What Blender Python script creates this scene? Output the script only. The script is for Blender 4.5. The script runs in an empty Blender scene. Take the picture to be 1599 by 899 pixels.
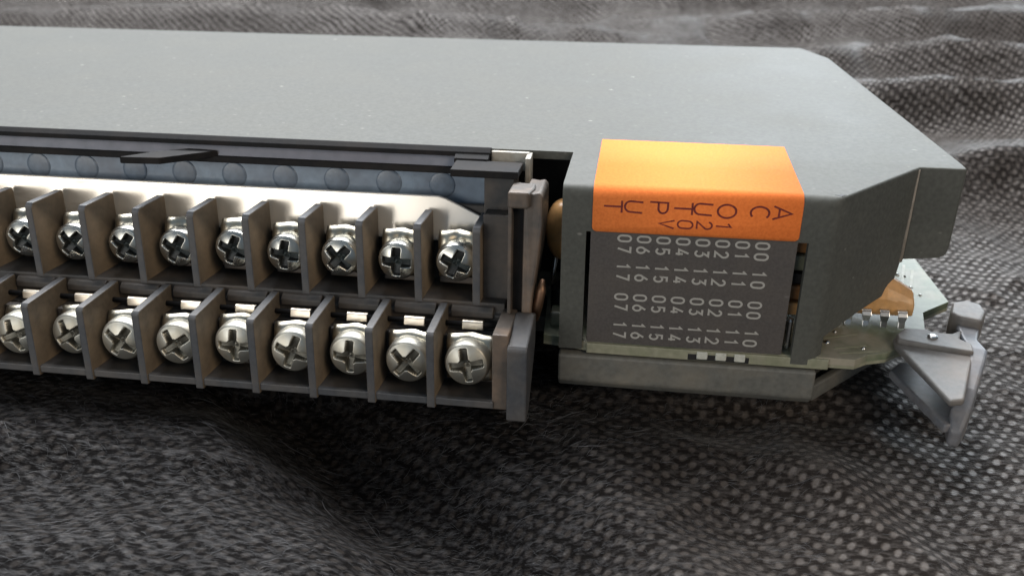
import bpy, bmesh, math, random
import numpy as np
from mathutils import Vector, Matrix

S = 0.001                       # the script is written in millimetres
sc = bpy.context.scene
col = sc.collection
random.seed(7)
rng = np.random.default_rng(7)

# ------------------------------------------------------------------ camera
cam = bpy.data.cameras.new('camera')
camo = bpy.data.objects.new('camera', cam)
col.objects.link(camo)
RGT = Vector((0.989720, 0.143019, 0.0))
UPV = Vector((-0.063189, 0.437281, 0.897102))
FWD = Vector((-0.128303, 0.887880, -0.441823))
CAM = Vector((9.945, -118.619, 75.593))
camo.matrix_world = Matrix(((RGT.x, UPV.x, -FWD.x, CAM.x * S), (RGT.y, UPV.y, -FWD.y, CAM.y * S),
                            (RGT.z, UPV.z, -FWD.z, CAM.z * S), (0, 0, 0, 1)))
cam.sensor_fit = 'HORIZONTAL'
cam.sensor_width = 36.0
cam.lens = 1400.0 / 1599.0 * 36.0
cam.clip_start = 0.005
cam.clip_end = 50
cam.dof.use_dof = True
cam.dof.focus_distance = 0.132
cam.dof.aperture_fstop = 34
sc.camera = camo

# ------------------------------------------------------------------ world and lamps
w = bpy.data.worlds.new('World')
sc.world = w
w.use_nodes = True
bg = w.node_tree.nodes['Background']
bg.inputs[0].default_value = (0.55, 0.76, 1.0, 1)
bg.inputs[1].default_value = 0.22

def area(name, loc, target, sx, sy, power, colr):
    l = bpy.data.lights.new(name, 'AREA')
    l.shape = 'RECTANGLE'; l.size = sx; l.size_y = sy; l.energy = power; l.color = colr
    o = bpy.data.objects.new(name, l); col.objects.link(o)
    o.location = loc
    o.rotation_euler = (Vector(target) - Vector(loc)).to_track_quat('-Z', 'Y').to_euler()
    return o
area('window_behind', (-0.30, 0.80, 1.10), (-0.02, 0.05, 0), 1.3, 0.9, 64, (0.97, 0.98, 1.0))
area('added_glint_lamp_right', (0.55, 1.30, 0.42), (0.05, 0.15, 0), 0.9, 0.4, 11, (0.86, 0.94, 1.0))  # added unseen lamp for glints on the background cloth
area('window_front_left', (-0.52, -0.80, 0.16), (-0.05, 0.0, 0.02), 0.62, 0.42, 3.2, (1.0, 0.96, 0.90))
area('room_lamp_right', (0.62, -0.52, 0.50), (0.0, 0.0, 0), 0.35, 0.35, 2.8, (1.0, 0.82, 0.62))

sc.view_settings.view_transform = 'Standard'
sc.view_settings.look = 'None'
sc.view_settings.exposure = 0.0
sc.view_settings.gamma = 1.0
sc.view_settings.use_curve_mapping = False
sc.cycles.use_denoising = True

# ------------------------------------------------------------------ materials
def nodemat(name):
    m = bpy.data.materials.new(name); m.use_nodes = True
    nt = m.node_tree
    return m, nt, nt.nodes['Principled BSDF']

def nd(nt, typ, **kw):
    n = nt.nodes.new(typ)
    for k, v in kw.items(): setattr(n, k, v)
    return n

def coords(nt, scale=(1, 1, 1), rot=(0, 0, 0)):
    t = nd(nt, 'ShaderNodeTexCoord'); mp = nd(nt, 'ShaderNodeMapping')
    mp.inputs['Scale'].default_value = scale; mp.inputs['Rotation'].default_value = rot
    nt.links.new(t.outputs['Object'], mp.inputs[0])
    return mp.outputs[0]

def noise(nt, vec, scale, detail=3, rough=0.55):
    n = nd(nt, 'ShaderNodeTexNoise')
    n.inputs['Scale'].default_value = scale; n.inputs['Detail'].default_value = detail
    n.inputs['Roughness'].default_value = rough
    nt.links.new(vec, n.inputs['Vector'])
    return n.outputs['Fac']

def ramp(nt, src, p0, p1, c0=(0, 0, 0, 1), c1=(1, 1, 1, 1)):
    r = nd(nt, 'ShaderNodeValToRGB')
    r.color_ramp.elements[0].position = p0; r.color_ramp.elements[1].position = p1
    r.color_ramp.elements[0].color = c0; r.color_ramp.elements[1].color = c1
    nt.links.new(src, r.inputs[0])
    return r.outputs[0]

def mixc(nt, fac, a, b):
    m = nd(nt, 'ShaderNodeMix', data_type='RGBA')
    if isinstance(fac, float): m.inputs['Factor'].default_value = fac
    else: nt.links.new(fac, m.inputs['Factor'])
    for s, v in (('A', a), ('B', b)):
        inp = [i for i in m.inputs if i.name == s and i.type == 'RGBA'][0]
        if isinstance(v, tuple): inp.default_value = v if len(v) == 4 else (*v, 1)
        else: nt.links.new(v, inp)
    return [o for o in m.outputs if o.type == 'RGBA'][0]

def math_(nt, op, a, b=None, clamp=False):
    m = nd(nt, 'ShaderNodeMath', operation=op); m.use_clamp = clamp
    for i, v in enumerate((a, b)):
        if v is None: continue
        if isinstance(v, (int, float)): m.inputs[i].default_value = v
        else: nt.links.new(v, m.inputs[i])
    return m.outputs[0]

def bump(nt, h, strength, dist):
    b = nd(nt, 'ShaderNodeBump')
    b.inputs['Strength'].default_value = strength; b.inputs['Distance'].default_value = dist * S
    nt.links.new(h, b.inputs['Height'])
    return b.outputs[0]

def plastic(name, base, dust=(0.30, 0.24, 0.17), dusty=0.25, rough=0.45, grain=900, speck=0.0, bstr=0.25, patch=140, spec=0.5, tone=1.0):
    m, nt, b = nodemat(name)
    v = coords(nt)
    big = noise(nt, v, patch, 5, 0.62)
    fine = noise(nt, v, grain, 2)
    tone_ = tone
    tone = mixc(nt, ramp(nt, fine, 0.3, 0.7), tuple(c * (1 - 0.16 * tone_) for c in base), tuple(min(1, c * (1 + 0.14 * tone_)) for c in base))
    f = math_(nt, 'MULTIPLY', ramp(nt, big, 0.42, 0.74), dusty)
    c = mixc(nt, f, tone, dust)
    if speck > 0:
        vo = nd(nt, 'ShaderNodeTexVoronoi'); vo.inputs['Scale'].default_value = 260
        mv = coords(nt, (0.55, 1, 1)); nt.links.new(mv, vo.inputs['Vector'])
        sp = ramp(nt, vo.outputs['Distance'], 0.03, 0.075, (1, 1, 1, 1), (0, 0, 0, 1))
        sp2 = math_(nt, 'MULTIPLY', sp, ramp(nt, noise(nt, v, 210, 1), 0.54, 0.62))
        v2 = nd(nt, 'ShaderNodeTexVoronoi'); v2.inputs['Scale'].default_value = 620; nt.links.new(mv, v2.inputs['Vector'])
        sp3 = ramp(nt, v2.outputs['Distance'], 0.04, 0.16, (0.4, 0.4, 0.4, 1), (0, 0, 0, 1))
        sp2 = math_(nt, 'MAXIMUM', sp2, math_(nt, 'MULTIPLY', sp3, ramp(nt, noise(nt, v, 480, 1), 0.50, 0.62)))
        c = mixc(nt, math_(nt, 'MULTIPLY', sp2, speck), c, (0.62, 0.60, 0.55))
    nt.links.new(c, b.inputs['Base Color'])
    r = math_(nt, 'ADD', math_(nt, 'MULTIPLY', big, 0.22), rough - 0.10)
    nt.links.new(r, b.inputs['Roughness'])
    b.inputs['Specular IOR Level'].default_value = spec
    nt.links.new(bump(nt, fine, bstr, 0.05), b.inputs['Normal'])
    return m

def metal(name, base, rough=0.25, var=0.12, scale=300, tint=None, stretch=(1, 1, 1), metallic=1.0, bstr=0.1):
    m, nt, b = nodemat(name)
    v = coords(nt, stretch)
    n = noise(nt, v, scale, 4)
    c = mixc(nt, ramp(nt, n, 0.35, 0.7), base, tint or tuple(x * 0.7 for x in base))
    oi = nd(nt, 'ShaderNodeObjectInfo')
    hv = nd(nt, 'ShaderNodeHueSaturation'); nt.links.new(c, hv.inputs['Color'])
    nt.links.new(math_(nt, 'ADD', math_(nt, 'MULTIPLY', oi.outputs['Random'], 0.38), 0.72), hv.inputs['Value'])
    c = hv.outputs[0]
    spots = ramp(nt, noise(nt, v, 160, 5, 0.7), 0.58, 0.70)
    c = mixc(nt, math_(nt, 'MULTIPLY', spots, 0.45), c, (0.22, 0.17, 0.11))
    nt.links.new(c, b.inputs['Base Color'])
    b.inputs['Metallic'].default_value = metallic
    nt.links.new(math_(nt, 'ADD', math_(nt, 'MULTIPLY', n, var * 2), rough - var), b.inputs['Roughness'])
    nt.links.new(bump(nt, n, bstr, 0.03), b.inputs['Normal'])
    return m

M = {}
M['cover'] = plastic('grey_cover_plastic', (0.076, 0.079, 0.070), dust=(0.20, 0.19, 0.16), dusty=0.14, rough=0.62, speck=0.5, grain=1500, patch=60, spec=0.35)
M['tray'] = plastic('grey_tray_plastic', (0.13, 0.13, 0.118), dust=(0.24, 0.21, 0.16), dusty=0.45, rough=0.5, grain=1200, patch=160)
M['arm'] = plastic('black_arm_plastic', (0.040, 0.039, 0.039), dust=(0.17, 0.125, 0.085), dusty=0.50, rough=0.5, grain=900, patch=110)
M['divider'] = plastic('divider_plastic', (0.056, 0.060, 0.067), dust=(0.20, 0.165, 0.13), dusty=0.35, rough=0.48, grain=1100, patch=130)
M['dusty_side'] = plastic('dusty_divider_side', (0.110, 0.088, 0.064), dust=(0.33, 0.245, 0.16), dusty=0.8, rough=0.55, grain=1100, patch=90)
M['recess_shade'] = metal('shaded_recess_metal', (0.07, 0.07, 0.07), 0.5, 0.1, 500, tint=(0.02, 0.035, 0.035), metallic=0.7)  # dark reflection inside the cross recess painted into the metal colour
M['recess_shade_light'] = metal('light_shaded_recess_metal', (0.26, 0.25, 0.21), 0.45, 0.1, 300, tint=(0.09, 0.085, 0.07), metallic=0.8)  # paler recess shade painted in for the lower screws
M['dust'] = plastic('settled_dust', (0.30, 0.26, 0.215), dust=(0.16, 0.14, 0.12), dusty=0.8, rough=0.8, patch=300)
M['post'] = plastic('dusty_post_plastic', (0.078, 0.066, 0.056), dust=(0.25, 0.17, 0.115), dusty=0.8, rough=0.5, grain=1000, patch=150)
M['rail'] = plastic('black_rail_plastic', (0.011, 0.011, 0.012), dust=(0.06, 0.048, 0.04), dusty=0.35, rough=0.65, spec=0.15)
M['window'] = plastic('blue_grey_back_panel', (0.20, 0.26, 0.33), dust=(0.10, 0.10, 0.12), dusty=0.7, rough=0.28, grain=500, patch=90, spec=0.6)
M['disc'] = plastic('dark_round_dimple', (0.165, 0.21, 0.265), dust=(0.06, 0.06, 0.07), dusty=0.6, rough=0.3, patch=120, spec=0.5)
M['lever_top'] = plastic('dusty_lever_top', (0.135, 0.130, 0.124), dust=(0.25, 0.195, 0.15), dusty=0.6, rough=0.5, grain=1100, patch=110)
M['slot'] = plastic('clear_slot_insert', (0.25, 0.26, 0.30), dust=(0.14, 0.12, 0.14), dusty=0.6, rough=0.22, grain=400, patch=50, spec=0.8)
M['lever'] = plastic('lever_plastic', (0.150, 0.160, 0.178), dust=(0.27, 0.21, 0.165), dusty=0.55, rough=0.42, grain=1100, patch=110)
M['label'] = plastic('label_print_grey', (0.078, 0.070, 0.066), dust=(0.12, 0.10, 0.08), dusty=0.3, rough=0.55, grain=2500, speck=0.2)
M['ink_white'] = plastic('grey_white_ink', (0.40, 0.39, 0.36), dust=(0.2, 0.19, 0.17), dusty=0.5, rough=0.6, patch=900)
M['ink_dark'] = plastic('dark_brown_ink', (0.15, 0.016, 0.016), dust=(0.36, 0.06, 0.02), dusty=0.35, rough=0.6, patch=900)
M['sticker'] = plastic('fluorescent_orange_paper', (1.0, 0.243, 0.058), dust=(1.0, 0.26, 0.06), dusty=0.3, tone=0.8, rough=0.75, grain=2600, patch=700, bstr=0.25, spec=0.08)
M['strip'] = metal('bright_strip_metal', (0.93, 0.88, 0.80), 0.20, 0.04, 60, tint=(0.90, 0.82, 0.70), stretch=(0.2, 1, 1), bstr=0.05, metallic=0.5)
M['nickel'] = metal('nickel_screw_metal', (0.66, 0.66, 0.62), 0.30, 0.12, 420, tint=(0.52, 0.50, 0.43))
M['zinc'] = metal('dull_zinc_screw_metal', (0.60, 0.59, 0.53), 0.48, 0.10, 420, tint=(0.56, 0.52, 0.42))
M['lug'] = metal('clamp_plate_metal', (0.66, 0.63, 0.54), 0.34, 0.10, 330, tint=(0.42, 0.36, 0.25))
M['gold'] = metal('pale_gold_clip_metal', (0.96, 0.85, 0.70), 0.30, 0.08, 380)
M['tin'] = metal('tinned_lead_metal', (0.85, 0.85, 0.83), 0.28, 0.10, 380)
M['copper'] = metal('tarnished_copper', (0.30, 0.19, 0.125), 0.55, 0.12, 400, tint=(0.16, 0.09, 0.06))
M['pcb'] = plastic('circuit_board_green', (0.125, 0.155, 0.095), dust=(0.33, 0.30, 0.235), dusty=1.4, rough=0.4, grain=700, patch=80)
M['pcb_edge'] = plastic('board_edge_fibreglass', (0.29, 0.285, 0.21), dust=(0.17, 0.19, 0.11), dusty=0.7, rough=0.4, patch=260)
M['orange_epoxy'] = plastic('orange_epoxy', (0.66, 0.35, 0.13), dust=(0.50, 0.31, 0.16), dusty=0.6, rough=0.32, patch=200)
M['amber'] = plastic('brown_resistor_body', (0.36, 0.17, 0.06), dust=(0.10, 0.05, 0.025), dusty=0.7, rough=0.4, patch=200)
M['dark'] = plastic('dark_interior_plastic', (0.012, 0.012, 0.013), dusty=0.05, rough=0.6)
M['pale'] = plastic('pale_bracket_metal_paint', (0.40, 0.40, 0.37), dust=(0.42, 0.33, 0.22), dusty=0.7, rough=0.4, patch=180)
M['dimple'] = plastic('white_component_body', (0.55, 0.56, 0.50), dusty=0.2, rough=0.35)

# black spunbond fabric with embossed bond points
def cloth_mat():
    m, nt, b = nodemat('black_spunbond_fabric')
    t = nd(nt, 'ShaderNodeTexCoord'); obj = t.outputs['Object']
    wn = nd(nt, 'ShaderNodeTexNoise'); wn.inputs['Scale'].default_value = 120
    nt.links.new(obj, wn.inputs['Vector'])
    add = nd(nt, 'ShaderNodeVectorMath', operation='MULTIPLY_ADD')
    nt.links.new(wn.outputs['Color'], add.inputs[0]); add.inputs[1].default_value = (0.0016, 0.0016, 0); nt.links.new(obj, add.inputs[2])
    sep = nd(nt, 'ShaderNodeSeparateXYZ'); nt.links.new(add.outputs[0], sep.inputs[0])
    X, Y = sep.outputs[0], sep.outputs[1]
    def lin(a, bb, p):
        return math_(nt, 'ADD', math_(nt, 'MULTIPLY', X, a / (p * S)), math_(nt, 'MULTIPLY', Y, bb / (p * S)))
    u = lin(0.806, -0.592, 1.69); v = lin(0.60, 0.80, 2.10)
    def cell(q):
        return math_(nt, 'ABSOLUTE', math_(nt, 'SUBTRACT', math_(nt, 'FRACT', math_(nt, 'ADD', q, 1000.0)), 0.5))
    cu, cv = cell(u), cell(v)
    d = math_(nt, 'SQRT', math_(nt, 'ADD', math_(nt, 'POWER', cu, 2.0), math_(nt, 'POWER', cv, 2.0)))
    n_f = noise(nt, coords(nt, (0.32, 1.0, 1.0), (0, 0, 0.12)), 1250, 4, 0.72)      # fibres
    n_g = noise(nt, coords(nt, (1, 1, 1)), 700, 3, 0.6)
    n_b = noise(nt, coords(nt, (1, 1, 1)), 28, 3, 0.55)
    dd = math_(nt, 'ADD', d, math_(nt, 'MULTIPLY', math_(nt, 'SUBTRACT', n_g, 0.5), 0.30))
    dot = ramp(nt, dd, 0.18, 0.36, (1, 1, 1, 1), (0, 0, 0, 1))
    wear = ramp(nt, n_b, 0.30, 0.62)
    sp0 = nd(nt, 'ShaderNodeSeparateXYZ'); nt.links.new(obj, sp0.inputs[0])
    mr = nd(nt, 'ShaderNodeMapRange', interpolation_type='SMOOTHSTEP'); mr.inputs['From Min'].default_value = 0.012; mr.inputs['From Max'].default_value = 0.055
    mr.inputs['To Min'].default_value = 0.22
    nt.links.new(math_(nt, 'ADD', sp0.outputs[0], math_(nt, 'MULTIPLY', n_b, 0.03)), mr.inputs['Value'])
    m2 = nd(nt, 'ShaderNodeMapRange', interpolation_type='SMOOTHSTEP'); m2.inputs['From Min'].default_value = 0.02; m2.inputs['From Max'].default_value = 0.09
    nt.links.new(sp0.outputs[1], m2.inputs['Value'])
    clean_lit = math_(nt, 'MAXIMUM', mr.outputs[0], m2.outputs[0])          # elsewhere fuzzed nap hides the bond points and shade is painted in
    dotw = math_(nt, 'MULTIPLY', dot, math_(nt, 'ADD', math_(nt, 'MULTIPLY', wear, 0.6), 0.4))
    dotw = math_(nt, 'MULTIPLY', dotw, clean_lit)
    fib = ramp(nt, n_f, 0.46, 0.68)
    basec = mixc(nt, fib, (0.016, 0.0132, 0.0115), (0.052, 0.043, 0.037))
    basec = mixc(nt, clean_lit, mixc(nt, fib, (0.0012, 0.0014, 0.0018), (0.0095, 0.0106, 0.0130)), basec)  # dark bluish base paints foreground shade into the fuzzed area
    basec = mixc(nt, math_(nt, 'MULTIPLY', dotw, 0.62), basec, (0.118, 0.097, 0.082))
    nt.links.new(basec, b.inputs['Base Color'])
    nt.links.new(math_(nt, 'SUBTRACT', 0.62, math_(nt, 'MULTIPLY', dotw, 0.26)), b.inputs['Roughness'])
    nt.links.new(math_(nt, 'ADD', math_(nt, 'MULTIPLY', dotw, 0.20), math_(nt, 'ADD', math_(nt, 'MULTIPLY', fib, 0.24), 0.02)), b.inputs['Specular IOR Level'])
    nt.links.new(math_(nt, 'MULTIPLY', clean_lit, 0.20), b.inputs['Sheen Weight'])
    b.inputs['Sheen Tint'].default_value = (0.96, 0.98, 1.0, 1)
    b.inputs['Sheen Roughness'].default_value = 0.28
    h = math_(nt, 'ADD', math_(nt, 'MULTIPLY', dotw, -0.40), math_(nt, 'MULTIPLY', n_f, 1.1))
    h = math_(nt, 'ADD', h, math_(nt, 'MULTIPLY', n_g, 0.5))
    nt.links.new(bump(nt, h, 0.9, 0.32), b.inputs['Normal'])
    return m
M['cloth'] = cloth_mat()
M['fibre'] = plastic('lint_fibre', (0.040, 0.044, 0.052), dust=(0.26, 0.26, 0.27), dusty=0.9, rough=0.45, patch=45)

# ------------------------------------------------------------------ mesh helpers
def raw(name, V, F):
    me = bpy.data.meshes.new(name)
    me.from_pydata([(x * S, y * S, z * S) for x, y, z in V], [], F)
    me.update()
    return me

def obj(name, me, mat, parent=None, bev=0.0, smooth=False, seg=2):
    o = bpy.data.objects.new(name, me); col.objects.link(o)
    if mat is not None and not me.materials: me.materials.append(M[mat])
    if parent: o.parent = parent
    if bev:
        md = o.modifiers.new('bevel', 'BEVEL'); md.width = bev * S; md.segments = seg; md.limit_method = 'ANGLE'; md.angle_limit = 0.6
        md.harden_normals = False
    if smooth or bev:
        for p in me.polygons: p.use_smooth = smooth
    return o

class MB:
    def __init__(s): s.V = []; s.F = []
    def add(s, V, F):
        k = len(s.V); s.V += [tuple(v) for v in V]; s.F += [tuple(i + k for i in f) for f in F]; return s
    def box(s, x0, x1, y0, y1, z0, z1):
        return s.add([(x0, y0, z0), (x1, y0, z0), (x1, y1, z0), (x0, y1, z0), (x0, y0, z1), (x1, y0, z1), (x1, y1, z1), (x0, y1, z1)],
                     [(0, 3, 2, 1), (4, 5, 6, 7), (0, 1, 5, 4), (1, 2, 6, 5), (2, 3, 7, 6), (3, 0, 4, 7)])
    def prism_x(s, poly, x0, x1):      # poly of (y,z)
        n = len(poly)
        V = [(x0, y, z) for y, z in poly] + [(x1, y, z) for y, z in poly]
        F = [tuple(range(n))[::-1], tuple(range(n, 2 * n))] + [(i, (i + 1) % n, n + (i + 1) % n, n + i) for i in range(n)]
        return s.add(V, F)
    def prism_z(s, poly, z0, z1):      # poly of (x,y) counter-clockwise
        n = len(poly)
        V = [(x, y, z0) for x, y in poly] + [(x, y, z1) for x, y in poly]
        F = [tuple(range(n))[::-1], tuple(range(n, 2 * n))] + [(i, (i + 1) % n, n + (i + 1) % n, n + i) for i in range(n)]
        return s.add(V, F)
    def tube(s, P, R, n=10):           # P points, R radii
        P = [Vector(p) for p in P]
        rings = []
        for i, p in enumerate(P):
            t = (P[min(i + 1, len(P) - 1)] - P[max(i - 1, 0)]).normalized()
            a = t.orthogonal().normalized() if i == 0 else (a - t * a.dot(t)).normalized()
            bb = t.cross(a)
            r = R[i] if isinstance(R, (list, tuple)) else R
            rings.append([p + (a * math.cos(2 * math.pi * k / n) + bb * math.sin(2 * math.pi * k / n)) * r for k in range(n)])
        V = [v for r in rings for v in r]
        F = []
        for i in range(len(P) - 1):
            for k in range(n):
                F.append((i * n + k, i * n + (k + 1) % n, (i + 1) * n + (k + 1) % n, (i + 1) * n + k))
        F.append(tuple(range(n))[::-1]); F.append(tuple((len(P) - 1) * n + k for k in range(n)))
        return s.add(V, F)
    def mesh(s, name):
        me = raw(name, s.V, s.F)
        bm = bmesh.new(); bm.from_mesh(me)
        bmesh.ops.recalc_face_normals(bm, faces=bm.faces); bm.to_mesh(me); bm.free()
        return me
    def build(s, name, mat, parent=None, bev=0.0, smooth=False, seg=2):
        return obj(name, s.mesh(name), mat, parent, bev, smooth, seg)

def empty(name, loc, rot=(0, 0, 0)):
    o = bpy.data.objects.new(name, None); col.objects.link(o)
    o.empty_display_size = 0.01
    o.location = tuple(c * S for c in loc); o.rotation_euler = rot
    return o

def tag(o, label, cat=None, group=None, kind=None):
    if label: o['label'] = label
    if cat: o['category'] = cat
    if group: o['group'] = group
    if kind: o['kind'] = kind
    return o

# ------------------------------------------------------------------ the cloth
def axis(lo, hi, f0, f1, fine, grow):
    a = list(np.arange(f0, f1, fine)); st = fine; x = a[-1]
    while x < hi: st *= grow; x += min(st, 9); a.append(x)
    st = fine; x = f0; pre = []
    while x > lo: st *= grow; x -= min(st, 9); pre.append(x)
    return np.array(pre[::-1] + a)

def smooth01(t): t = np.clip(t, 0, 1); return t * t * (3 - 2 * t)

def cloth_height(X, Y):
    Z = np.full_like(X, -3.6)
    def ridge(x0, y0, x1, y1, h, wd, skew=0.0):
        nonlocal Z
        dx, dy = x1 - x0, y1 - y0; L2 = dx * dx + dy * dy
        t = np.clip(((X - x0) * dx + (Y - y0) * dy) / L2, 0, 1)
        px, py = X - (x0 + t * dx), Y - (y0 + t * dy)
        d = np.sqrt(px * px + py * py)
        side = np.sign(px * dy - py * dx)
        ww = wd * (1 + skew * side)
        Z = Z + h * np.exp(-(d / ww) ** 2) * (0.35 + 0.65 * np.sin(np.pi * np.clip(t, 0.02, 0.98)) ** 0.5)
    # foreground
    ridge(-104, -26, -46, -14, 4.6, 9)
    ridge(-120, -52, -30, -44, 4.0, 11)
    ridge(-104, -8, -84, -40, -3.5, 6)
    ridge(-50, 0, -4, -34, -11.0, 11)
    ridge(-4, -32, 12, -64, -5.0, 10)
    ridge(8, -10, 36, -11, 2.4, 6)
    ridge(36, -10, 50, -36, 2.2, 7)
    ridge(14, -26, 34, -64, 4.2, 9)
    ridge(50, -16, 70, -50, -1.6, 9)
    def crease(x0, y0, x1, y1, h, wd):
        nonlocal Z
        dx, dy = x1 - x0, y1 - y0
        t = np.clip(((X - x0) * dx + (Y - y0) * dy) / (dx * dx + dy * dy), 0, 1)
        bx = np.sin(t * 7 + x0) * 0.9
        d = np.hypot(X - (x0 + t * dx), Y - (y0 + t * dy) + bx)
        Z = Z + h * np.exp(-d / wd) * np.sin(np.pi * np.clip(t, 0, 1)) ** 0.7
    crease(-60, -30, -26, -12, 1.3, 2.2)
    crease(-30, -34, 2, -26, 1.1, 2.0)
    crease(10, -30, 26, -14, 1.2, 1.8)
    crease(22, -8, 46, -20, 1.0, 1.8)
    crease(-84, -36, -66, -16, 1.1, 2.4)
    crease(-20, -46, 14, -38, 0.9, 2.2)
    crease(30, -38, 60, -24, 0.8, 2.4)
    crease(70, 40, 100, 66, 1.2, 3.0)
    # fine crinkle
    wx = X + 2.2 * np.sin(Y / 5.3 + X / 9.1) + 1.3 * np.sin(Y / 2.9 - X / 4.7); wy = Y + 2.0 * np.sin(X / 6.1) + 1.2 * np.sin(X / 3.1 + Y / 7.7)
    Z = Z + 0.30 * (1 - 2 * np.abs(np.sin(wx / 4.9 + wy / 8.3))) + 0.22 * (1 - 2 * np.abs(np.sin(wy / 4.1 - wx / 10.3 + 1.0)))
    far = smooth01((Y - 110) / 60)
    Z = Z + far * (0.9 * (1 - 2 * np.abs(np.sin(wx / 17.0 + wy / 10.5))) + 0.7 * (1 - 2 * np.abs(np.sin(wy / 8.0 - wx / 29.0 + 1.0))))
    # behind and beside the module: folds with a steep near side
    def fold(pts, h, wn, wf):
        nonlocal Z
        best = np.full_like(X, 1e9); tt = np.zeros_like(X); sg = np.zeros_like(X)
        L = 0.0; tot = sum(math.dist(pts[i], pts[i + 1]) for i in range(len(pts) - 1))
        for i in range(len(pts) - 1):
            (x0, y0), (x1, y1) = pts[i], pts[i + 1]
            dx, dy = x1 - x0, y1 - y0; l = math.hypot(dx, dy)
            t = np.clip(((X - x0) * dx + (Y - y0) * dy) / l ** 2, 0, 1)
            px, py = X - (x0 + t * dx), Y - (y0 + t * dy)
            d = np.hypot(px, py); mk = d < best
            best = np.where(mk, d, best); tt = np.where(mk, (L + t * l) / tot, tt)
            sg = np.where(mk, np.sign(dx * py - dy * px), sg); L += l
        ww = np.where(sg > 0, wf, wn)
        Z = Z + h * np.exp(-(best / ww) ** np.where(sg > 0, 1.15, 1.5)) * np.clip(np.sin(np.pi * np.clip(tt, 0.0, 1.0)), 0, 1) ** 0.6
    ridge(75, 25, 130, 60, 1.6, 10)
    fold([(40, 122), (78, 112), (120, 122), (240, 150)], 11, 9, 30)
    fold([(-70, 150), (0, 158), (70, 172), (190, 165), (330, 190)], 15, 9, 34)
    fold([(20, 205), (90, 225), (170, 215), (330, 245)], 17, 10, 40)
    fold([(-330, 140), (-220, 150), (-110, 140), (-20, 152)], 9, 11, 28)
    fold([(-300, 205), (-160, 190), (-60, 215), (30, 205)], 15, 11, 36)
    fold([(-360, 262), (-200, 275), (-80, 250), (40, 280)], 16, 12, 38)
    fold([(-20, 300), (120, 290), (240, 310), (380, 300)], 18, 12, 44)
    fold([(-380, 350), (-160, 340), (60, 360), (330, 372)], 20, 14, 50)
    fold([(-450, 440), (0, 425), (450, 450)], 22, 16, 60)
    fold([(-500, 540), (0, 530), (500, 545)], 26, 20, 70)
    r2 = np.random.default_rng(3)
    for k in range(26):
        a = r2.uniform(0, np.pi); lam = r2.uniform(16, 75); ph = r2.uniform(0, 6.28)
        Z = Z + 0.010 * lam * 0.42 * np.sin((X * np.cos(a) + Y * np.sin(a)) * 2 * np.pi / lam + ph)
    # the cloth lies pressed flat under the module
    inside = smooth01((X + 190) / 12) * smooth01((60 - X) / 14) * smooth01((Y - 0) / 7) * smooth01((112 - Y) / 14)
    Z = Z * (1 - inside) + (-0.02) * inside
    # keep clear of the swing arm, the tray and the lever tip
    lim = np.where((X < 2) & (Y > -22) & (Y < 16), -2.7, 60.0)
    lim = np.where((X >= -3) & (X < 45) & (Y > -7) & (Y < 4), -0.05, lim)
    lim = np.where((X >= 44) & (X < 72) & (Y > -16) & (Y < 26), 0.05, lim)
    k = 0.8
    Z = -np.log(np.exp(-Z / k * 1.0) + np.exp(-np.minimum(lim, 55) / k)) * k
    return Z

xs = axis(-560, 520, -125, 112, 0.75, 1.05)
ys = axis(-110, 820, -70, 75, 0.75, 1.03)
GX, GY = np.meshgrid(xs, ys)
GZ = cloth_height(GX, GY)
nx, ny = len(xs), len(ys)
co = np.stack([GX, GY, GZ], -1).reshape(-1, 3) * S
ii = (np.arange(ny - 1)[:, None] * nx + np.arange(nx - 1)[None, :]).reshape(-1)
quads = np.stack([ii, ii + 1, ii + 1 + nx, ii + nx], -1)
me = bpy.data.meshes.new('fabric_ground')
me.vertices.add(len(co)); me.vertices.foreach_set('co', co.reshape(-1))
me.loops.add(quads.size); me.loops.foreach_set('vertex_index', quads.reshape(-1))
me.polygons.add(len(quads)); me.polygons.foreach_set('loop_start', np.arange(0, quads.size, 4))
me.polygons.foreach_set('use_smooth', np.ones(len(quads), bool))
me.update(calc_edges=True); me.validate()
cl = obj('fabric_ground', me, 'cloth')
tag(cl, 'rumpled black spunbond fabric with small embossed dots under the module', 'fabric', kind='structure')

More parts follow.
